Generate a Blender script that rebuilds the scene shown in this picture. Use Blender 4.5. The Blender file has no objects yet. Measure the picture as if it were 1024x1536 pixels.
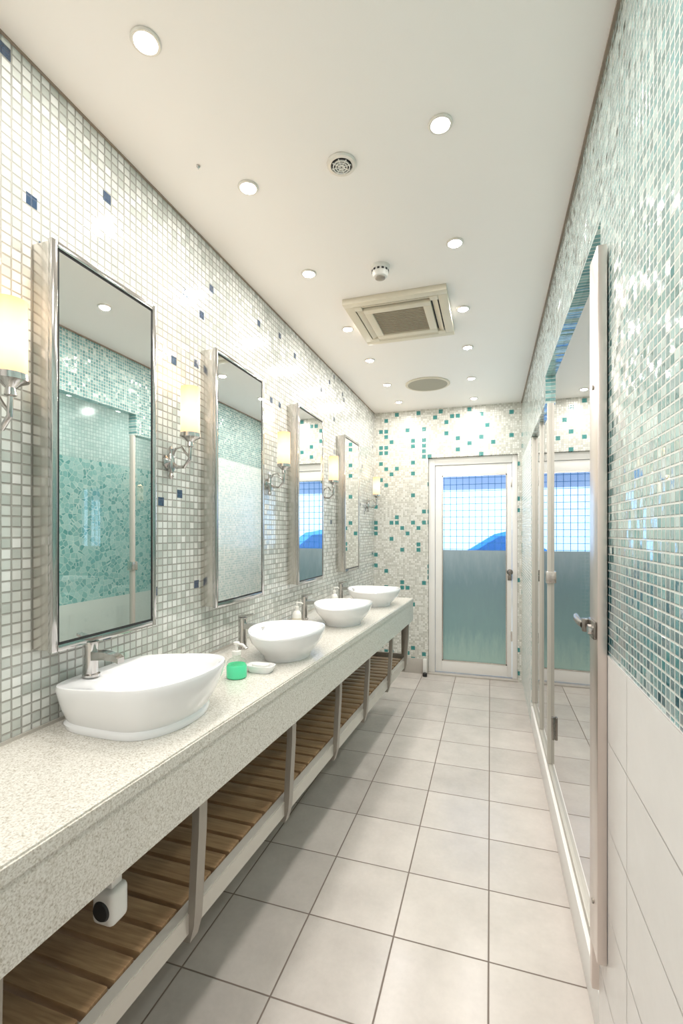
import bpy, bmesh, math, random
from mathutils import Vector, Matrix
random.seed(4)
scene = bpy.context.scene
COL = scene.collection

# ------------------------------------------------------------------ node helpers
def new_mat(name):
    m = bpy.data.materials.new(name); m.use_nodes = True
    nt = m.node_tree; nt.nodes.clear()
    out = nt.nodes.new('ShaderNodeOutputMaterial')
    p = nt.nodes.new('ShaderNodeBsdfPrincipled')
    nt.links.new(p.outputs[0], out.inputs[0])
    return m, nt, p, out
def setin(nt, sock, v):
    if isinstance(v, bpy.types.NodeSocket): nt.links.new(v, sock)
    elif isinstance(v, (tuple, list)) and len(v) == 3 and sock.type == 'RGBA': sock.default_value = (*v, 1)
    else: sock.default_value = v
def M(nt, op, a, b=None, c=None, clamp=False):
    n = nt.nodes.new('ShaderNodeMath'); n.operation = op; n.use_clamp = clamp
    setin(nt, n.inputs[0], a)
    if b is not None: setin(nt, n.inputs[1], b)
    if c is not None: setin(nt, n.inputs[2], c)
    return n.outputs[0]
def mix(nt, f, a, b):
    n = nt.nodes.new('ShaderNodeMix'); n.data_type = 'RGBA'
    setin(nt, n.inputs[0], f); setin(nt, n.inputs[6], a); setin(nt, n.inputs[7], b)
    return n.outputs[2]
def ramp(nt, f, stops, const=True):
    n = nt.nodes.new('ShaderNodeValToRGB'); cr = n.color_ramp
    cr.interpolation = 'CONSTANT' if const else 'LINEAR'
    cr.elements[0].position = stops[0][0]; cr.elements[0].color = (*stops[0][1], 1)
    cr.elements[1].position = stops[1][0]; cr.elements[1].color = (*stops[1][1], 1)
    for s in stops[2:]:
        e = cr.elements.new(s[0]); e.color = (*s[1], 1)
    setin(nt, n.inputs[0], f)
    return n.outputs[0]
def pos(nt):
    g = nt.nodes.new('ShaderNodeNewGeometry')
    s = nt.nodes.new('ShaderNodeSeparateXYZ'); nt.links.new(g.outputs['Position'], s.inputs[0])
    return g.outputs['Position'], s.outputs
def noise(nt, vec, scale, detail=3, rough=.5):
    n = nt.nodes.new('ShaderNodeTexNoise'); nt.links.new(vec, n.inputs['Vector'])
    n.inputs['Scale'].default_value = scale; n.inputs['Detail'].default_value = detail
    n.inputs['Roughness'].default_value = rough
    return n.outputs[0]
def simple(name, col, rough=.5, metal=0, spec=.5, bump=0, bscale=60, var=0, coat=0):
    m, nt, p, o = new_mat(name)
    P, s = pos(nt)
    if var:
        f = noise(nt, P, 8, 4)
        setin(nt, p.inputs['Base Color'], mix(nt, f, tuple(c*(1-var) for c in col), tuple(min(1, c*(1+var)) for c in col)))
    else:
        p.inputs['Base Color'].default_value = (*col, 1)
    p.inputs['Roughness'].default_value = rough; p.inputs['Metallic'].default_value = metal
    p.inputs['Specular IOR Level'].default_value = spec
    p.inputs['Coat Weight'].default_value = coat
    if bump:
        b = nt.nodes.new('ShaderNodeBump'); b.inputs['Strength'].default_value = bump
        b.inputs['Distance'].default_value = .002
        nt.links.new(noise(nt, P, bscale, 3), b.inputs['Height']); nt.links.new(b.outputs[0], p.inputs['Normal'])
    return m
def emis(name, col, st):
    m, nt, p, o = new_mat(name)
    p.inputs['Base Color'].default_value = (*col, 1)
    p.inputs['Emission Color'].default_value = (*col, 1); p.inputs['Emission Strength'].default_value = st
    return m

def grid(nt, u, v, sx, sy, g, seed, ou=0., ov=0.):
    U = M(nt, 'DIVIDE', M(nt, 'SUBTRACT', u, ou), sx); V = M(nt, 'DIVIDE', M(nt, 'SUBTRACT', v, ov), sy)
    cu = M(nt, 'FLOOR', U); cv = M(nt, 'FLOOR', V)
    fu = M(nt, 'SUBTRACT', U, cu); fv = M(nt, 'SUBTRACT', V, cv)
    eu = M(nt, 'MULTIPLY', M(nt, 'MINIMUM', fu, M(nt, 'SUBTRACT', 1., fu)), sx)
    ev = M(nt, 'MULTIPLY', M(nt, 'MINIMUM', fv, M(nt, 'SUBTRACT', 1., fv)), sy)
    e = M(nt, 'MINIMUM', eu, ev)
    mr = nt.nodes.new('ShaderNodeMapRange'); mr.inputs[1].default_value = g*.5; mr.inputs[2].default_value = g*.9
    nt.links.new(e, mr.inputs[0])
    cb = nt.nodes.new('ShaderNodeCombineXYZ'); nt.links.new(cu, cb.inputs[0]); nt.links.new(cv, cb.inputs[1]); cb.inputs[2].default_value = seed
    wn = nt.nodes.new('ShaderNodeTexWhiteNoise'); wn.noise_dimensions = '3D'; nt.links.new(cb.outputs[0], wn.inputs[0])
    sc = nt.nodes.new('ShaderNodeSeparateColor'); nt.links.new(wn.outputs['Color'], sc.inputs[0])
    return mr.outputs[0], wn.outputs['Value'], sc.outputs, fu, fv

def mosaic(name, ax, size, g, stops, grout, accp=0, acc=None, rough=.12, tilt=.6, low=None, lowz=1.3, lows=8, acc_size=None, accg=.2, noisebump=.3, spec=.6, coat=0, coatr=.04):
    m, nt, p, o = new_mat(name)
    P, s = pos(nt); u = s[ax]; v = s[2]
    mask, r, rc, fu, fv = grid(nt, u, v, size, size, g, 3.3)
    col = ramp(nt, r, stops)
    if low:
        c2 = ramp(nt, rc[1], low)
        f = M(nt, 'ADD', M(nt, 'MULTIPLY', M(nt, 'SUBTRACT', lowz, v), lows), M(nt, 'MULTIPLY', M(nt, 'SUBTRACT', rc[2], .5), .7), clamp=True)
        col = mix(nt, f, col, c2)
    col = mix(nt, mask, grout, col)
    if accp:
        am, ar, arc, afu, afv = grid(nt, u, v, acc_size, acc_size, acc_size*accg, 9.1)
        f = M(nt, 'MULTIPLY', M(nt, 'LESS_THAN', ar, accp), am)
        col = mix(nt, f, col, ramp(nt, arc[0], acc))
    setin(nt, p.inputs['Base Color'], col)
    setin(nt, p.inputs['Roughness'], M(nt, 'ADD', M(nt, 'MULTIPLY', M(nt, 'SUBTRACT', 1., mask), .5), rough))
    t1 = M(nt, 'MULTIPLY', M(nt, 'SUBTRACT', rc[0], .5), fu)
    t2 = M(nt, 'MULTIPLY', M(nt, 'SUBTRACT', rc[1], .5), fv)
    h = M(nt, 'MULTIPLY', M(nt, 'ADD', t1, t2), tilt)
    h = M(nt, 'ADD', h, M(nt, 'MULTIPLY', mask, .8))
    h = M(nt, 'ADD', h, M(nt, 'MULTIPLY', noise(nt, P, 45, 2), noisebump))
    b = nt.nodes.new('ShaderNodeBump'); b.inputs['Strength'].default_value = 1; b.inputs['Distance'].default_value = size*.09
    nt.links.new(h, b.inputs['Height']); nt.links.new(b.outputs[0], p.inputs['Normal'])
    p.inputs['Specular IOR Level'].default_value = spec
    if coat:
        p.inputs['Coat Weight'].default_value = coat; p.inputs['Coat Roughness'].default_value = coatr; p.inputs['Coat IOR'].default_value = 1.7
        nt.links.new(b.outputs[0], p.inputs['Coat Normal'])
    return m

def tiles(name, ax, ay, sx, sy, g, base, var, grout, rough, ou, ov):
    m, nt, p, o = new_mat(name)
    P, s = pos(nt)
    mask, r, rc, fu, fv = grid(nt, s[ax], s[ay], sx, sy, g, 1.7, ou, ov)
    n1 = noise(nt, P, 5, 6, .65); n2 = noise(nt, P, 60, 3)
    f = M(nt, 'ADD', M(nt, 'MULTIPLY', n1, .7), M(nt, 'ADD', M(nt, 'MULTIPLY', r, .25), M(nt, 'MULTIPLY', n2, .15)))
    col = ramp(nt, f, [(.3, tuple(c*(1-var) for c in base)), (.75, tuple(min(1, c*(1+var*.5)) for c in base))], const=False)
    col = mix(nt, mask, grout, col)
    setin(nt, p.inputs['Base Color'], col)
    setin(nt, p.inputs['Roughness'], M(nt, 'ADD', M(nt, 'MULTIPLY', M(nt, 'SUBTRACT', 1., mask), .4), M(nt, 'ADD', rough, M(nt, 'MULTIPLY', n1, .12))))
    b = nt.nodes.new('ShaderNodeBump'); b.inputs['Strength'].default_value = .5; b.inputs['Distance'].default_value = .002
    nt.links.new(M(nt, 'ADD', mask, M(nt, 'MULTIPLY', n2, .06)), b.inputs['Height']); nt.links.new(b.outputs[0], p.inputs['Normal'])
    return m

def glass(name, tint, refl=.5, rough=0.0):
    m, nt, p, o = new_mat(name); nt.nodes.remove(p)
    t = nt.nodes.new('ShaderNodeBsdfTransparent'); t.inputs[0].default_value = (*tint, 1)
    g = nt.nodes.new('ShaderNodeBsdfGlossy'); g.inputs['Roughness'].default_value = rough
    fr = nt.nodes.new('ShaderNodeFresnel'); fr.inputs[0].default_value = 1.5
    ge = nt.nodes.new('ShaderNodeNewGeometry')
    f = M(nt, 'MULTIPLY', fr.outputs[0], refl*2, clamp=True)
    f = M(nt, 'MULTIPLY', f, M(nt, 'SUBTRACT', 1., ge.outputs['Backfacing']))   # only the entry face of a pane reflects
    mx = nt.nodes.new('ShaderNodeMixShader'); nt.links.new(f, mx.inputs[0])
    nt.links.new(t.outputs[0], mx.inputs[1]); nt.links.new(g.outputs[0], mx.inputs[2]); nt.links.new(mx.outputs[0], o.inputs[0])
    return m

# ------------------------------------------------------------------ materials
mosL = mosaic('mosaic_white_left', 1, .0255, .0028, [(0, (.52, .55, .51)), (.25, (.64, .665, .625)), (.6, (.72, .735, .70)), (.85, (.80, .81, .78))],
              (.36, .355, .32), .010, [(0, (.01, .05, .12)), (.2, (.01, .15, .24)), (.45, (.02, .25, .31)), (.75, (.05, .33, .38)), (.9, (.20, .30, .33))], acc_size=.034, accg=.09, rough=.16, tilt=.6, noisebump=.4, coat=1.0, coatr=.06)
mosB = mosaic('mosaic_white_back', 0, .019, .0028, [(0, (.58, .575, .52)), (.3, (.74, .735, .68)), (.6, (.83, .825, .78)), (.85, (.66, .65, .59))],
              (.58, .575, .52), .13, [(0, (.05, .25, .24)), (.2, (.16, .37, .34)), (.4, (.34, .40, .37)), (.6, (.22, .28, .32)), (.75, (.48, .50, .43)), (.88, (.09, .29, .33))], acc_size=.052, accg=.2, rough=.2)
rs = [(0, (.12, .31, .32)), (.25, (.21, .42, .42)), (.5, (.34, .55, .54)), (.75, (.17, .38, .39)), (.9, (.54, .69, .67))]
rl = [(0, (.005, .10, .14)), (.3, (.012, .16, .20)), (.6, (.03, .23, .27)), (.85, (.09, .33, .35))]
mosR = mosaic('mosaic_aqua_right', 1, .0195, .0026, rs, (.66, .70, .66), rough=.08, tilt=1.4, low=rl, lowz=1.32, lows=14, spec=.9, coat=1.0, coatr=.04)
mosRp = mosaic('mosaic_pale_pier', 1, .0215, .0028, [(0, (.58, .70, .68)), (.4, (.72, .80, .77)), (.8, (.84, .87, .84))], (.78, .8, .76), rough=.15)
mosS = mosaic('mosaic_shower_end', 0, .03, .004, [(0, (.66, .70, .67)), (.4, (.78, .81, .78)), (.8, (.85, .86, .84))], (.70, .72, .68), rough=.15,
              low=[(0, (.09, .33, .35)), (.4, (.16, .43, .43)), (.8, (.28, .54, .53))], lowz=1.62)
def pebble():
    m, nt, p, o = new_mat('shower_wall_pebble_glass')
    P, s = pos(nt)
    v = nt.nodes.new('ShaderNodeTexVoronoi'); v.feature = 'DISTANCE_TO_EDGE'; v.inputs['Scale'].default_value = 23; nt.links.new(P, v.inputs['Vector'])
    v2 = nt.nodes.new('ShaderNodeTexVoronoi'); v2.inputs['Scale'].default_value = 23; nt.links.new(P, v2.inputs['Vector'])
    sc = nt.nodes.new('ShaderNodeSeparateColor'); nt.links.new(v2.outputs['Color'], sc.inputs[0])
    c = ramp(nt, sc.outputs[0], [(0, (.12, .38, .37)), (.3, (.22, .48, .47)), (.6, (.34, .60, .58)), (.85, (.46, .68, .66))], const=False)
    f = M(nt, 'GREATER_THAN', v.outputs['Distance'], .05)
    inpeb = mix(nt, f, (.58, .74, .71), c)
    up = M(nt, 'GREATER_THAN', s[2], 1.95); lo = M(nt, 'LESS_THAN', s[2], .76)
    mk, r, rc, a, b_ = grid(nt, s[1], s[2], .03, .03, .004, 2.)
    pale = mix(nt, mk, (.42, .55, .53), ramp(nt, r, [(0, (.54, .70, .68)), (.5, (.66, .79, .77))]))
    col = mix(nt, up, inpeb, pale); col = mix(nt, lo, col, (.82, .81, .78))
    setin(nt, p.inputs['Base Color'], col); p.inputs['Roughness'].default_value = .2
    return m
mpeb = pebble()
mfloor = tiles('floor_porcelain_tile', 0, 1, .30, .305, .0036, (.59, .545, .505), .18, (.19, .15, .125), .16, -.005, 1.525)
mwt = tiles('wall_white_tile', 1, 2, .30, .205, .003, (.78, .765, .75), .05, (.50, .48, .46), .15, 1.09, .02)
mceil = simple('ceiling_paint', (.90, .87, .85), .5)
mwhite = simple('white_paint', (.86, .845, .82), .4)
mdoorw = simple('door_white_paint', (.80, .785, .755), .35)
mcer = simple('white_ceramic', (.84, .84, .85), .06, coat=.5)
mplas = simple('white_plastic', (.78, .765, .73), .35)
mring = simple('downlight_ring', (.75, .72, .67), .35, .3)
mbeige = simple('beige_plastic', (.70, .645, .53), .45)
mgrille = simple('ac_grille', (.40, .36, .28), .6)
mdark = simple('dark_gap', (.02, .02, .02), .6)
msteel = simple('brushed_steel', (.64, .61, .57), .22, 1, bump=.05, bscale=300)
mstripe = simple('satin_post_steel', (.72, .645, .605), .30, 1)
mchrome = simple('chrome', (.56, .545, .53), .14, 1)
mgreyst = simple('grey_painted_steel', (.34, .31, .27), .4, .5)
mlatch = simple('dark_nickel', (.28, .255, .23), .25, 1)
mrail = simple('rail_beige_steel', (.55, .52, .47), .4, .3)
mshgap = simple('shadow_gap_brown', (.30, .24, .19), .5)  # flat brown stands in for the shade of the ceiling-edge shadow gap
mbase = simple('baseboard_stone', (.50, .465, .42), .4, var=.1)
mmir = simple('mirror_silver', (.89, .905, .89), .01, 1)
mgreen = simple('green_liquid_soap', (.10, .68, .36), .15)
mclear = glass('clear_plastic', (.90, .96, .93), .6)
mglass = glass('shower_glass', (.93, .97, .965), 1.2)
mdglass = glass('door_glass', (.85, .93, 1.0), .5)
def granite():
    m, nt, p, o = new_mat('granite_counter'); P, s = pos(nt)
    n1 = noise(nt, P, 260, 3, .65); n2 = noise(nt, P, 110, 3, .6)
    c = ramp(nt, n1, [(.33, (.28, .245, .19)), (.43, (.51, .475, .41)), (.52, (.66, .635, .58)), (.7, (.76, .74, .70))], const=False)
    c2 = ramp(nt, n2, [(.36, (.45, .415, .35)), (.5, (.70, .68, .63))], const=False)
    setin(nt, p.inputs['Base Color'], mix(nt, .35, c, c2)); p.inputs['Roughness'].default_value = .18
    return m
mgran = granite()
def wood():
    m, nt, p, o = new_mat('slat_wood'); P, s = pos(nt)
    mp = nt.nodes.new('ShaderNodeMapping'); mp.inputs['Scale'].default_value = (2, 30, 10); nt.links.new(P, mp.inputs[0])
    n = noise(nt, mp.outputs[0], 4, 5, .6)
    setin(nt, p.inputs['Base Color'], ramp(nt, n, [(.3, (.29, .17, .09)), (.7, (.48, .315, .175))], const=False)); p.inputs['Roughness'].default_value = .30
    return m
mwood = wood()
def frosted():
    m, nt, p, o = new_mat('frosted_door_glass'); P, s = pos(nt)
    mp = nt.nodes.new('ShaderNodeMapping'); mp.inputs['Scale'].default_value = (6, 6, 1.2); nt.links.new(P, mp.inputs[0])
    n = noise(nt, mp.outputs[0], 4, 6, .7)
    zz = M(nt, 'ADD', M(nt, 'DIVIDE', M(nt, 'SUBTRACT', s[2], .12), 1.05), M(nt, 'MULTIPLY', M(nt, 'SUBTRACT', n, .5), .4))
    c = ramp(nt, zz, [(.05, (.38, .54, .49)), (.3, (.24, .38, .38)), (.7, (.21, .32, .35)), (1., (.33, .42, .46))], const=False)  # height gradient paints the light seen through the frosted pane into the colour
    setin(nt, p.inputs['Base Color'], c); p.inputs['Roughness'].default_value = .18
    p.inputs['Transmission Weight'].default_value = .15
    return m
mfrost = frosted()
mlamp = emis('downlight_led', (1, .97, .93), 60)
def shade():
    m, nt, p, o = new_mat('sconce_shade_glow'); P, s = pos(nt)
    p.inputs['Base Color'].default_value = (.35, .28, .2, 1); p.inputs['Roughness'].default_value = .5
    zz = M(nt, 'DIVIDE', M(nt, 'SUBTRACT', s[2], 1.675), .16)
    k = M(nt, 'ABSOLUTE', M(nt, 'SUBTRACT', zz, .48))
    c = ramp(nt, k, [(0, (1, .86, .60)), (.30, (1, .70, .38)), (.52, (.95, .40, .14))], const=False)
    setin(nt, p.inputs['Emission Color'], c)
    p.inputs['Emission Strength'].default_value = 1.35
    return m
mshade = shade()

# ------------------------------------------------------------------ mesh builder
class B:
    def __init__(s, name):
        s.name = name; s.bm = bmesh.new(); s.mats = []
    def mi(s, m):
        if m not in s.mats: s.mats.append(m)
        return s.mats.index(m)
    def _merge(s, tb, mat, mtx=None):
        if mtx is not None: bmesh.ops.transform(tb, matrix=mtx, verts=tb.verts)
        k = s.mi(mat)
        bmesh.ops.recalc_face_normals(tb, faces=tb.faces)
        for f in tb.faces: f.material_index = k
        me = bpy.data.meshes.new('t'); tb.to_mesh(me); tb.free()
        s.bm.from_mesh(me); bpy.data.meshes.remove(me)
    def box(s, x0, x1, y0, y1, z0, z1, mat, bev=0, mtx=None, seg=2):
        tb = bmesh.new(); bmesh.ops.create_cube(tb, size=1)
        bmesh.ops.transform(tb, matrix=Matrix.Translation(((x0+x1)/2, (y0+y1)/2, (z0+z1)/2)) @ Matrix.Diagonal((abs(x1-x0), abs(y1-y0), abs(z1-z0), 1)), verts=tb.verts)
        if bev: bmesh.ops.bevel(tb, geom=tb.edges[:], offset=bev, segments=seg, profile=.6, affect='EDGES')
        s._merge(tb, mat, mtx); return s
    def prism(s, pts, z0, z1, mat, bev=0):
        tb = bmesh.new()
        a = [tb.verts.new((x, y, z0)) for x, y in pts]; b = [tb.verts.new((x, y, z1)) for x, y in pts]
        tb.faces.new(a[::-1]); tb.faces.new(b); n = len(pts)
        for i in range(n): tb.faces.new((a[i], a[(i+1) % n], b[(i+1) % n], b[i]))
        if bev: bmesh.ops.bevel(tb, geom=tb.edges[:], offset=bev, segments=2, affect='EDGES')
        s._merge(tb, mat); return s
    def loft(s, rings, mat, cap0=True, cap1=True, mtx=None):
        tb = bmesh.new(); R = [[tb.verts.new(p) for p in r] for r in rings]; n = len(rings[0])
        for a, b in zip(R, R[1:]):
            for i in range(n): tb.faces.new((a[i], a[(i+1) % n], b[(i+1) % n], b[i]))
        if cap0: tb.faces.new(R[0][::-1])
        if cap1: tb.faces.new(R[-1])
        s._merge(tb, mat, mtx); return s
    def lathe(s, prof, c, mat, axis='Z', n=32):
        rings = [[Vector((r*math.cos(2*math.pi*i/n), r*math.sin(2*math.pi*i/n), z)) for i in range(n)] for r, z in prof]
        rot = Matrix.Identity(4)
        if axis == 'X': rot = Matrix.Rotation(math.pi/2, 4, 'Y')
        if axis == 'Y': rot = Matrix.Rotation(-math.pi/2, 4, 'X')
        return s.loft(rings, mat, mtx=Matrix.Translation(c) @ rot)
    def tube(s, pts, r, mat, n=12):
        pts = [Vector(p) for p in pts]; rings = []
        rr = r if isinstance(r, (list, tuple)) else [r]*len(pts)
        for i, p in enumerate(pts):
            t = (pts[min(i+1, len(pts)-1)] - pts[max(i-1, 0)]).normalized()
            up = Vector((0, 1, 0)) if abs(t.y) < .9 else Vector((0, 0, 1))
            a = t.cross(up).normalized(); b = t.cross(a)
            rings.append([p + rr[i]*(a*math.cos(2*math.pi*k/n) + b*math.sin(2*math.pi*k/n)) for k in range(n)])
        return s.loft(rings, mat)
    def done(s, ang=35):
        for f in s.bm.faces: f.smooth = True
        for e in s.bm.edges:
            if len(e.link_faces) == 2: e.smooth = e.calc_face_angle(0) < math.radians(ang)
            else: e.smooth = False
        me = bpy.data.meshes.new(s.name); s.bm.to_mesh(me); s.bm.free()
        for m in s.mats: me.materials.append(m)
        o = bpy.data.objects.new(s.name, me); COL.objects.link(o)
        return o

XL, XR, YB, H = -1.08, .27, 4.45, 2.5
YN = -1.2; XS = 1.2
# ------------------------------------------------------------------ shell
B('floor').box(XL-.1, XS+.1, YN-.1, YB+.15, -.1, 0, mfloor).done()
B('ceiling').box(XL-.1, XS+.1, YN-.1, YB+.15, H, H+.1, mceil).done()
B('wall_left').box(XL-.1, XL, YN, YB+.15, 0, H, mosL).done()
wb = B('wall_back')
DX0, DX1, DZ = -.56, .235, 2.04
wb.box(XL, DX0, YB, YB+.15, 0, H, mosB).box(DX1, XR+.03, YB, YB+.15, 0, H, mosB).box(DX0, DX1, YB, YB+.15, DZ, H, mosB).done()
wr = B('wall_right')
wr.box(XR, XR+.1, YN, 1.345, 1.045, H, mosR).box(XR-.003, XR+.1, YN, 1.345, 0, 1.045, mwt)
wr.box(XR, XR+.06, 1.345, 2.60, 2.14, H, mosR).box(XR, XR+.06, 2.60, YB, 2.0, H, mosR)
wr.box(XR, XR+.06, 3.5, YB, 0, 2.0, mosRp).done()
B('wall_front').box(XL, XS, YN-.1, YN, 0, H, mwhite).done()
B('wall_shower_side').box(XS, XS+.1, YN, YB+.15, 0, H, mpeb).done()
sw = B('wall_shower_end'); sw.box(XR+.06, XS, 4.3, YB, 0.2, H, mosS).box(XR+.06, XS, 4.296, YB, 0, .2, mwt).done()
B('wall_shower_front').box(XR+.1, XS, YN, .6, 0, H, mosS).done()
B('shadow_gap_strip_1').box(XL, XL+.005, YN, YB, H-.005, H, mshgap).done()  # thin dark strip painted as the shadow line under the ceiling
B('shadow_gap_strip_2').box(XR-.007, XR, YN, YB, H-.008, H, mshgap).done()  # same painted shadow line along the right wall
B('baseboard_back').box(-1.08, DX0, YB-.015, YB, 0, .14, mbase, .003).done()
B('baseboard_left').box(XL, XL+.012, YN, YB-.015, 0, .1, mbase, .003).done()
B('door_sill').box(DX0, DX1, YB-.01, YB+.15, 0, .012, mbase, .002).done()

# ------------------------------------------------------------------ shower glass partition
g = B('shower_glass_partition')
g.box(XR+.0, XR+.06, 1.345, 3.5, 0, .13, mwhite, .004)
g.box(XR+.012, XR+.048, 1.345, 3.5, .13, .16, mrail, .003)
g.box(XR+.024, XR+.032, 1.37, 2.585, .16, 2.139, mglass)
g.box(XR+.024, XR+.032, 2.605, 3.48, .16, 1.999, mglass)
g.box(XR-.025, XR-.0035, 1.255, 1.345, .30, 2.03, mstripe, .003)
g.box(XR-.02, XR+.045, 1.345, 1.37, .16, 2.03, mstripe, .003)
g.box(XR+.008, XR+.04, 2.585, 2.605, .16, 1.999, mrail, .002)
g.box(XR+.005, XR+.04, 3.47, 3.5, .16, 1.999, mrail, .002)
g.box(XR+.012, XR+.036, 3.02, 3.035, .16, 1.999, mrail, .002)
g.box(XR-.032, XR-.025, 1.262, 1.335, 1.078, 1.122, mlatch, .003)
g.box(XR-.046, XR-.03, 1.32, 1.345, 1.085, 1.118, mlatch, .004)
g.tube([(XR-.04, 1.335, 1.101), (XR-.045, 1.36, 1.102), (XR-.045, 1.41, 1.104), (XR-.04, 1.45, 1.105)], [.010, .009, .009, .007], mlatch)
g.lathe([(.001, -.005), (.012, -.005), (.012, .004), (.001, .004)], (XR-.036, 1.285, 1.1), mchrome, 'X')
for z in (.42, 1.7): g.lathe([(.001, -.002), (.006, -.002), (.006, .002), (.001, .002)], (XR-.026, 1.30, z), mgreyst, 'X')
g.box(XR+.0, XR+.045, 2.57, 2.62, 1.08, 1.14, msteel, .004)
g.box(XR+.010, XR+.024, 2.44, 2.458, .34, .45, mlatch, .004)
g.done()

# ------------------------------------------------------------------ door
d = B('door_1')
yf = 4.485
e = .001
d.box(DX0+e, DX0+.06, yf, yf+.07, .0125, DZ-e, mdoorw, .004).box(DX1-.045, DX1-e, yf, yf+.07, .0125, DZ-e, mdoorw, .004).box(DX0+.06, DX1-.045, yf, yf+.07, DZ-.07, DZ-e, mdoorw, .004)
lx0, lx1 = DX0+.063, DX1-.048; gx0, gx1, gz0, gz1 = -.435, .145, .125, 1.87
yl = yf+.012
d.box(lx0, gx0, yl, yl+.04, .02, DZ-.073, mdoorw, .003).box(gx1, lx1, yl, yl+.04, .02, DZ-.073, mdoorw, .003)
d.box(gx0, gx1, yl, yl+.04, .02, gz0, mdoorw, .003).box(gx0, gx1, yl, yl+.04, gz1, DZ-.073, mdoorw, .003)
d.box(gx0, gx1, yl+.016, yl+.024, gz0, 1.17, mfrost)
d.box(gx0, gx1, yl+.016, yl+.024, 1.17, gz1, mdglass)
for a in ((gx0, gx0+.01), (gx1-.01, gx1)): d.box(a[0], a[1], yl-.002, yl+.014, gz0, gz1, msteel)
d.box(gx0, gx1, yl-.002, yl+.014, gz0, gz0+.01, msteel).box(gx0, gx1, yl-.002, yl+.014, gz1-.01, gz1, msteel)
d.lathe([(.001, 0), (.022, 0), (.022, -.008), (.01, -.012), (.01, -.035), (.024, -.045), (.026, -.058), (.018, -.068), (.001, -.07)], (.168, yl, .98), mlatch, 'Y')
d.box(.15, .186, yl-.004, yl, .90, .95, mlatch, .002)
for z in (.35, 1.75): d.box(lx1-.01, lx1+.012, yl-.008, yl+.004, z, z+.09, msteel, .002)
d.done()
# outside
mblk = simple('grille_blue_steel', (.04, .20, .40), .5)
gr = B('window_grille'); yg = YB+.45
for i in range(19): gr.box(-.70+i*.062-.0022, -.70+i*.062+.0022, yg, yg+.006, .9, 2.1, mblk)
for i in range(19): gr.box(-.72, .43, yg+.006, yg+.012, .9+i*.066-.0022, .9+i*.066+.0022, mblk)
gr.box(-.75, -.72, yg-.01, yg+.02, .0, 2.13, mblk).box(.43, .46, yg-.01, yg+.02, .0, 2.13, mblk).box(-.72, .43, yg-.01, yg+.02, 2.1, 2.13, mblk).box(-.72, .43, yg-.01, yg+.02, .87, .9, mblk)
gr.done()
B('ground_outside').box(-6, 6, YB+.16, 14, -.1, 0, simple('paving', (.60, .62, .62), .8, var=.1)).done()
aw = B('awning_outside'); maw = simple('awning_fabric', (.62, .62, .74), .7)
aw.box(-1.4, 1.2, 5.6, 5.63, 1.83, 2.2, maw, .004).box(-1.4, 1.2, YB+.2, 5.6, 2.18, 2.2, maw)
for x in (-1.35, 1.15): aw.box(x-.02, x+.02, 5.57, 5.6, 0, 2.18, mgreyst)
aw.done()
car = B('parked_car'); mcar = simple('car_paint_blue', (.06, .28, .62), .2, .2, coat=1); mcg = simple('car_window_dark', (.03, .10, .24), .05)
cx, cyy = .62, 9.6
def prof_ring(pts, y): return [Vector((cx+x, y, z)) for x, z in pts]
body = [(-2.1, .35), (-2.15, .6), (-2.05, .80), (-1.1, .92), (1.2, .95), (1.95, .88), (2.1, .65), (2.05, .35)]
cab = [(-1.15, .92), (-.55, 1.30), (-.2, 1.39), (.4, 1.41), (.95, 1.33), (1.5, .95)]
car.loft([prof_ring([(x*.97, z) for x, z in body], cyy-.85), prof_ring(body, cyy-.78), prof_ring(body, cyy+.78), prof_ring([(x*.97, z) for x, z in body], cyy+.85)], mcar)
c2 = [(x*.93, .92+(z-.92)*1.02) for x, z in cab]
car.loft([prof_ring(cab, cyy-.72), prof_ring(c2, cyy-.60), prof_ring(c2, cyy+.60), prof_ring(cab, cyy+.72)], mcar)
for wn in ([(-.92, .97), (-.48, 1.25), (0.05, 1.33), (.05, .97)], [(.12, .97), (.12, 1.33), (.8, 1.28), (1.2, .98)]):
    car.loft([prof_ring(wn, cyy-.735), prof_ring(wn, cyy-.70)], mcg)
for wx in (-1.35, 1.3):
    for wy in (cyy-.80, cyy+.62):
        car.lathe([(.001, 0), (.18, 0), (.2, -.01), (.32, -.01), (.33, .02), (.33, .17), (.001, .18)], (cx+wx, wy, .33), mdark, 'Y')
        car.lathe([(.001, -.03), (.17, -.03), (.19, 0)], (cx+wx, wy, .33), mchrome, 'Y')
car.done()
B('building_outside').box(-6, 6, 12.0, 12.3, 0, 4.2, simple('white_render', (.85, .88, .9), .8, var=.06)).done()
st = B('door_stop'); st.box(-.60, -.565, 4.385, 4.434, 0, .15, mplas, .008).lathe([(.02, 0), (.02, .03), (.012, .035)], (-.577, 4.36, 0.0), mdark).done()

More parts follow.
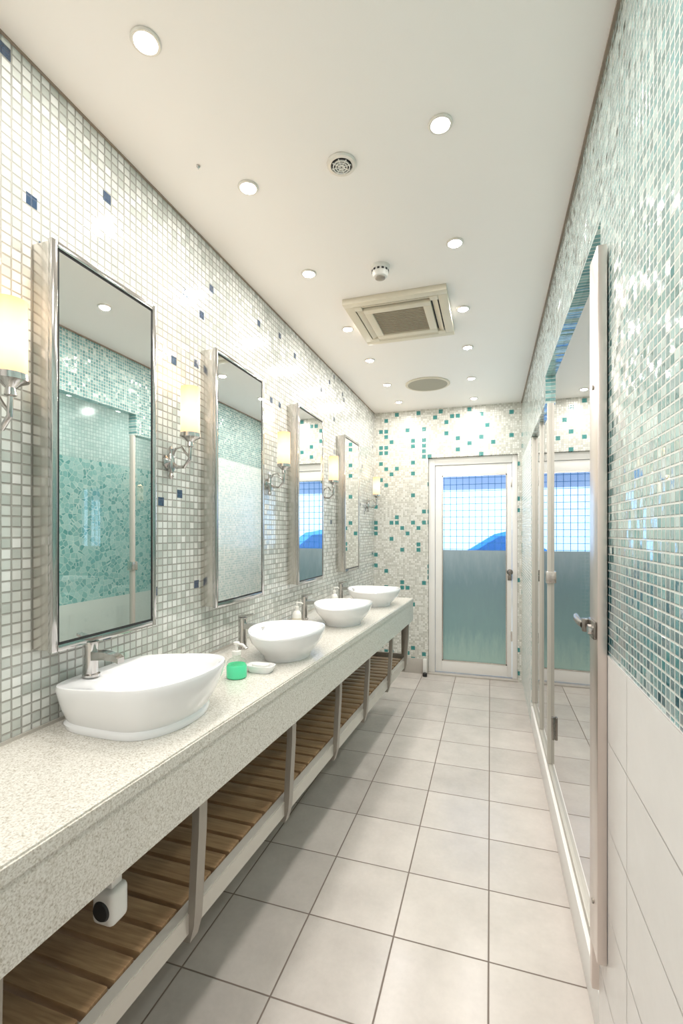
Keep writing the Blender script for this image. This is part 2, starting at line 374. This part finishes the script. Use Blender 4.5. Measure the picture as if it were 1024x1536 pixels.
# ------------------------------------------------------------------ vanity
def fx(y): return -.686 + .0463*(y-.5)
Y0, Y1 = -.9, 3.5
XW = XL+.001
v = B('vanity_counter')
v.prism([(XW, Y0), (fx(Y0), Y0), (fx(Y1), Y1), (XW, Y1)], .812, .845, mgran, .004)
v.prism([(fx(Y0)-.035, Y0), (fx(Y0)-.004, Y0), (fx(Y1)-.004, Y1), (fx(Y1)-.035, Y1)], .678, .812, mgran)
v.box(XW, fx(Y1)-.035, Y1-.03, Y1, .678, .812, mgran)
v.box(XW, XL+.006, Y0, Y1, .845, .853, mrail)
v.done()
s = B('undercounter_slat_shelf')
zr0, zr1 = .345, .40
s.prism([(fx(Y0)-.075, Y0), (fx(Y0)-.045, Y0), (fx(Y1)-.045, Y1), (fx(Y1)-.075, Y1)], zr0, zr1, mrail, .003)
s.prism([(XW, Y0), (XL+.03, Y0), (XL+.03, Y1), (XW, Y1)], zr0, zr1, mrail)
y = Y0
while y < Y1-.08:
    s.box(XL+.03, fx(y)-.076, y+.006, y+.062, zr1-.022, zr1+.002, mwood, .003); y += .070
for ly in (.02, .5, 1.0, 1.51, 1.98, 2.42, 2.92, 3.4):
    f = fx(ly)
    pts = [(-.022, .6775), (-.024, .60), (-.030, .50), (-.034, .42), (-.038, .37), (-.050, .325)]
    rings = []
    for dx, z in pts:
        cx = f+dx-.003; w = .010; dpt = .017
        rings.append([Vector((cx-w, ly-dpt, z)), Vector((cx+w, ly-dpt, z)), Vector((cx+w, ly+dpt, z)), Vector((cx-w, ly+dpt, z))])
    s.loft(rings, mgreyst)
    s.box(XL+.03, f-.06, ly-.012, ly+.012, zr0, zr1-.024, mgreyst)
s.box(XW, fx(Y1)-.05, Y1, Y1+.02, .34, .42, mgreyst, .003)
s.box(fx(Y1)-.09, fx(Y1)-.05, Y1-.02, Y1+.02, .42, .6775, mgreyst, .003)
s.done()
q = B('sensor_soap_dispenser')
q.box(-.80, -.745, .775, .825, .515, .59, mplas, .014, seg=4).box(-.79, -.755, .785, .815, .59, .811, mplas, .003)
q.lathe([(.001, 0), (.018, 0), (.021, .004), (.016, .006), (.001, .006)], (-.7725, .771, .548), mdark, 'Y')
q.done()

# ------------------------------------------------------------------ basins
NT = 72
def sgnpow(c, e): return math.copysign(abs(c)**e, c)
def D(cx, cy, a, b, z, nb=4.5, nf=2.3, slope=0):
    out = []
    for i in range(NT):
        t = 2*math.pi*i/NT; c, s_ = math.cos(t), math.sin(t)
        k = (1-c)/2; n = nf*(1-k)+nb*k
        x = a*sgnpow(c, 2/n); yy = b*sgnpow(s_, 2/n)
        out.append(Vector((cx+x, cy+yy, z+slope*(x/a))))
    return out
b1 = B('washbasin')
cy = 1.045; z0 = .8455
R = [D(-.893, cy, .157, .155, z0), D(-.893, cy, .160, .158, z0+.012), D(-.892, cy, .154, .153, z0+.020), D(-.890, cy, .160, .157, z0+.03),
     D(-.882, cy, .174, .168, z0+.06, slope=.008), D(-.877, cy, .184, .176, z0+.095, slope=.012), D(-.875, cy, .188, .180, z0+.114, slope=.015), D(-.875, cy, .186, .178, z0+.122, slope=.015), D(-.875, cy, .180, .172, z0+.123, slope=.015),
     D(-.842, cy, .140, .160, z0+.118, 2.8, 2.2, .013), D(-.839, cy, .132, .152, z0+.106, 2.6, 2.2, .010), D(-.836, cy, .118, .138, z0+.075, 2.4, 2.1), D(-.835, cy, .09, .105, z0+.045, 2.2, 2), D(-.835, cy, .05, .055, z0+.033, 2, 2), D(-.835, cy, .018, .018, z0+.031, 2, 2)]
b1.loft(R, mcer).lathe([(.018, 0), (.018, .003), (.001, .004)], (-.835, cy, z0+.031), mchrome)
b1.done(50)
def oval(cx, cy, a, b):
    o = B('washbasin')
    def E(sa, z, lift=0):
        return [Vector((cx+a*sa*math.cos(t), cy+b*sa*math.sin(t), z+lift*(abs(math.cos(t))**2))) for t in [2*math.pi*i/NT for i in range(NT)]]
    R = [E(.60, z0), E(.62, z0+.008), E(.66, z0+.02), E(.80, z0+.045), E(.92, z0+.070), E(.985, z0+.093, .008), E(1.0, z0+.100, .01), E(.985, z0+.105, .01), E(.955, z0+.104, .01),
         E(.92, z0+.092, .008), E(.84, z0+.065), E(.65, z0+.036), E(.35, z0+.024), E(.12, z0+.02)]
    o.loft(R, mcer).lathe([(.018, 0), (.018, .003), (.001, .004)], (cx, cy, z0+.02), mchrome)
    o.done(50)
oval(-.775, 1.72, .146, .19); oval(-.76, 2.42, .155, .2); oval(-.755, 3.10, .18, .2)

def faucet(x, y, z, h=.1):
    f = B('basin_faucet')
    f.lathe([(.001, 0), (.022, 0), (.022, .006), (.017, .009), (.017, h-.01), (.019, h), (.019, h+.008), (.001, h+.01)], (x, y, z), mchrome, n=28)
    rings = []
    for dx, zz, w, t in [(0, h-.030, .013, .012), (.05, h-.026, .013, .010), (.085, h-.030, .012, .008), (.098, h-.036, .011, .007)]:
        rings.append([Vector((x+dx, y-w, z+zz-t)), Vector((x+dx, y+w, z+zz-t)), Vector((x+dx, y+w, z+zz+t)), Vector((x+dx, y-w, z+zz+t))])
    f.loft(rings, mchrome)
    rings = []
    for dx, zz, w, t in [(-.015, h+.012, .012, .004), (.015, h+.016, .012, .004), (.045, h+.024, .009, .003)]:
        rings.append([Vector((x+dx, y-w, z+zz-t)), Vector((x+dx, y+w, z+zz-t)), Vector((x+dx, y+w, z+zz+t)), Vector((x+dx, y-w, z+zz+t))])
    f.loft(rings, mchrome)
    f.lathe([(.008, 0), (.008, .012)], (x, y, z+h+.004), mchrome)
    f.done()
faucet(-1.015, .985, z0+.1105, .085)
faucet(-1.0, 1.76, .8455, .125); faucet(-1.0, 2.45, .8455, .125); faucet(-1.005, 3.14, .8455, .125)

# counter-top items
sp = B('soap_dispenser'); c = (-.822, 1.405, .8455)
sp.lathe([(.001, 0), (.030, 0), (.034, .004), (.034, .040), (.030, .046), (.001, .046)], c, mgreen)
sp.lathe([(.034, .0465), (.034, .052), (.026, .062), (.014, .068), (.014, .078)], c, mclear)
sp.lathe([(.001, .078), (.015, .078), (.015, .090), (.005, .092), (.005, .112), (.010, .113), (.010, .120), (.001, .121)], c, mplas)
sp.tube([(c[0], c[1], c[2]+.115), (c[0]+.03, c[1]-.01, c[2]+.115), (c[0]+.04, c[1]-.013, c[2]+.108)], .004, mplas); sp.done()
sd = B('soap_dish')
def E2(cx, cy, a, b, z): return [Vector((cx+a*sgnpow(math.cos(t), .6), cy+b*sgnpow(math.sin(t), .6), z)) for t in [2*math.pi*i/40 for i in range(40)]]
cx, cy2 = -.775, 1.49
sd.loft([E2(cx, cy2, .040, .025, .8455), E2(cx, cy2, .050, .031, .862), E2(cx, cy2, .052, .033, .870), E2(cx, cy2, .047, .029, .870), E2(cx, cy2, .036, .021, .853)], mcer)
sd.loft([E2(cx, cy2, .028, .016, .8535), E2(cx, cy2, .032, .018, .862), E2(cx, cy2, .030, .017, .872), E2(cx, cy2, .02, .010, .876)], mplas); sd.done()
for (bx, by) in ((-.935, 2.19), (-.96, 2.86)):
    pb = B('pump_bottle'); c = (bx, by, .8455)
    pb.lathe([(.001, 0), (.020, 0), (.023, .004), (.023, .075), (.017, .09), (.009, .096), (.009, .106), (.011, .108), (.011, .116), (.004, .118), (.004, .132), (.008, .133), (.008, .139), (.001, .14)], c, mplas)
    pb.tube([(bx, by, c[2]+.136), (bx+.025, by, c[2]+.136), (bx+.032, by, c[2]+.130)], .0035, mplas)
    pb.lathe([(.0233, .02), (.0233, .06)], c, mbeige); pb.done()

# ------------------------------------------------------------------ mirrors
for ya, yb in ((.863, 1.235), (1.57, 1.975), (2.385, 2.80), (3.26, 3.65)):
    m = B('wall_mirror'); za, zb = 1.045, 2.055; xf = -1.010; w = .017
    m.box(XW, xf-.012, ya+.004, yb-.004, za+.004, zb-.004, msteel, .002)
    m.box(xf-.014, xf, ya, ya+w, za, zb, mchrome, .003).box(xf-.014, xf, yb-w, yb, za, zb, mchrome, .003)
    m.box(xf-.014, xf, ya+w, yb-w, za, za+w, mchrome, .003).box(xf-.014, xf, ya+w, yb-w, zb-w, zb, mchrome, .003)
    w2 = w+.006
    m.box(xf-.012, xf-.004, ya+w, yb-w, za+w, zb-w, mdark)
    m.box(xf-.010, xf-.003, ya+w2, yb-w2, za+w2, zb-w2, mmir)
    m.done()

# ------------------------------------------------------------------ sconces
for sy in (.742, 1.375, 2.14, 2.92, 4.14):
    k = B('wall_sconce'); x = -.985
    k.lathe([(.001, 0), (.026, 0), (.026, .006), (.018, .012), (.012, .022), (.001, .026)], (XW, sy, 1.585), mchrome, 'X')
    k.lathe([(.004, -.06), (.010, -.05), (.007, -.04), (.014, -.02), (.012, .02), (.007, .035), (.010, .045), (.004, .055)], (XL+.016, sy, 1.585), mchrome)
    k.tube([(XL+.02, sy, 1.585), (XL+.04, sy, 1.565), (XL+.07, sy, 1.565), (x-.003, sy, 1.59), (x, sy, 1.625), (x, sy, 1.655)], .006, mchrome)
    k.tube([(XL+.02, sy, 1.60), (XL+.035, sy, 1.63), (XL+.06, sy, 1.635), (XL+.075, sy, 1.615), (x-.005, sy, 1.60)], .004, mchrome)
    k.lathe([(.004, .0), (.012, .005), (.010, .02), (.022, .03), (.035, .036), (.035, .044), (.004, .044)], (x, sy, 1.63), mchrome)
    k.loft([[Vector((r*math.cos(2*math.pi*i/40), r*math.sin(2*math.pi*i/40), z)) for i in range(40)] for r, z in ((.032, 1.675), (.032, 1.838), (.030, 1.838), (.030, 1.68))], mshade, False, False, mtx=Matrix.Translation((x, sy, 0)))
    k.lathe([(.001, 1.670), (.034, 1.670), (.034, 1.680), (.001, 1.680)], (x, sy, 0), mchrome)
    ob = k.done()
    l = bpy.data.lights.new('bulb', 'POINT'); l.shadow_soft_size = .02; l.energy = 1.2; l.color = (1, .66, .36)
    lo = bpy.data.objects.new('bulb', l); COL.objects.link(lo); lo.location = (x, sy, 1.835); lo.parent = ob

# ------------------------------------------------------------------ ceiling fixtures
LP = 3.3
def down(x, y, p=LP):
    o = B('ceiling_downlight')
    o.lathe([(.026, H), (.034, H), (.035, H-.003), (.032, H-.006), (.027, H-.006), (.024, H-.002)], (x, y, 0), mring)
    o.lathe([(.001, H-.004), (.025, H-.004), (.025, H-.001), (.001, H-.001)], (x, y, 0), mlamp)
    ob = o.done()
    l = bpy.data.lights.new('lamp', 'AREA'); l.shape = 'DISK'; l.size = .044; l.energy = p; l.color = (1, .95, .90)
    lo = bpy.data.objects.new('lamp', l); COL.objects.link(lo); lo.location = (x, y, H-.008); lo.parent = ob
for y in (.35, .91, 1.40, 1.95, 2.55, 3.06, 3.61, 4.12): down(-.775, y)
for y in (.75, 1.348, 1.92, 2.50, 3.03, 3.65, 4.20): down(-.135, y)
for y in (-.4,): down(-.775, y, 7); down(-.135, y, 7)
for y in (.9, 1.7, 2.6, 3.5): down(.78, y, 5)

a = B('air_conditioner_cassette'); ax0, ax1, ay0, ay1 = -.705, -.195, 2.22, 2.75
def frame(z0_, z1_, i0, i1, mat):
    a.box(ax0+i0, ax1-i0, ay0+i0, ay0+i1, z0_, z1_, mat, .003).box(ax0+i0, ax1-i0, ay1-i1, ay1-i0, z0_, z1_, mat, .003)
    a.box(ax0+i0, ax0+i1, ay0+i1, ay1-i1, z0_, z1_, mat, .003).box(ax1-i1, ax1-i0, ay0+i1, ay1-i1, z0_, z1_, mat, .003)
frame(H-.028, H, 0, .045, mbeige)
a.box(ax0+.045, ax1-.045, ay0+.045, ay1-.045, H-.012, H, mdark)
frame(H-.034, H-.012, .085, .125, mbeige)
a.box(ax0+.125, ax1-.125, ay0+.125, ay1-.125, H-.024, H-.012, mgrille)
for i in range(16):
    y = ay0+.13+i*.0175; a.box(ax0+.125, ax1-.125, y, y+.004, H-.029, H-.023, mgrille)
def flap(x0, x1, y0, y1, rx, ry):
    c = Vector(((x0+x1)/2, (y0+y1)/2, H-.022))
    a.box(x0, x1, y0, y1, H-.024, H-.020, mbeige, .001, mtx=Matrix.Translation(c) @ Matrix.Rotation(rx, 4, 'X') @ Matrix.Rotation(ry, 4, 'Y') @ Matrix.Translation(-c))
flap(ax0+.07, ax1-.07, ay0+.050, ay0+.078, .35, 0); flap(ax0+.07, ax1-.07, ay1-.078, ay1-.050, -.35, 0)
flap(ax0+.050, ax0+.078, ay0+.07, ay1-.07, 0, -.35); flap(ax1-.078, ax1-.050, ay0+.07, ay1-.07, 0, .35)
for sx in (ax0+.045, ax1-.085):
    for sy in (ay0+.045, ay1-.085): a.box(sx, sx+.04, sy, sy+.04, H-.030, H-.012, mbeige, .002)
a.done()
o = B('smoke_detector'); c = (-.458, 1.995, 0)
o.lathe([(.001, H), (.042, H), (.042, H-.010), (.036, H-.014), (.036, H-.03), (.030, H-.045), (.022, H-.048), (.001, H-.048)], c, mplas)
o.lathe([(.022, H-.0475), (.022, H-.052), (.018, H-.054), (.001, H-.054)], c, mgreyst)
for i in range(12):
    t = i*math.pi/6; o.box(.0355, .0375, -.005, .005, H-.026, H-.018, mdark, mtx=Matrix.Translation(c) @ Matrix.Rotation(t, 4, 'Z'))
o.done()
o = B('ceiling_air_vent'); c = (-.446, 1.40, 0)
o.lathe([(.030, H), (.046, H), (.047, H-.003), (.044, H-.008), (.034, H-.009), (.031, H-.004)], c, mring)
o.lathe([(.001, H-.001), (.031, H-.001), (.031, H-.0095), (.001, H-.0095)], c, mdark)
for r in (.008, .016, .024):
    n = 40; tb = [[Vector((rr*math.cos(2*math.pi*i/n), rr*math.sin(2*math.pi*i/n), zz)) for i in range(n)] for rr, zz in ((r, H-.009), (r, H-.013), (r+.003, H-.013), (r+.003, H-.009))]
    o.loft(tb, mplas, False, False, mtx=Matrix.Translation(c))
for i in range(4): o.box(-.031, .031, -.0015, .0015, H-.012, H-.009, mplas, mtx=Matrix.Translation(c) @ Matrix.Rotation(i*math.pi/4, 4, 'Z'))
o.done()
o = B('ceiling_speaker'); c = (-.468, 3.69, 0)
o.lathe([(.150, H), (.172, H), (.173, H-.004), (.168, H-.008), (.152, H-.008)], c, mbeige)
o.lathe([(.001, H-.001), (.153, H-.001), (.153, H-.0085), (.001, H-.009)], c, simple('speaker_mesh', (.36, .34, .27), .6)); o.done()
o = B('ceiling_sprinkler'); c = (-.88, 1.27, 0)
o.lathe([(.001, H), (.006, H), (.006, H-.004), (.002, H-.008), (.001, H-.012)], c, mchrome).done()

# ------------------------------------------------------------------ world, camera
w = bpy.data.worlds.new('World'); scene.world = w; w.use_nodes = True
bg = w.node_tree.nodes['Background']; bg.inputs[0].default_value = (.66, .84, 1, 1); bg.inputs[1].default_value = 3.8
cam = bpy.data.cameras.new('Camera'); co = bpy.data.objects.new('Camera', cam); COL.objects.link(co)
co.location = (0, 0, 1.34); co.rotation_euler = (math.pi/2, 0, math.atan(223/700))
cam.sensor_width = 36; cam.lens = 700/1536*36; cam.shift_y = 30/1536; cam.clip_start = .01
scene.camera = co
scene.view_settings.view_transform = 'Standard'
scene.view_settings.exposure = 0.12
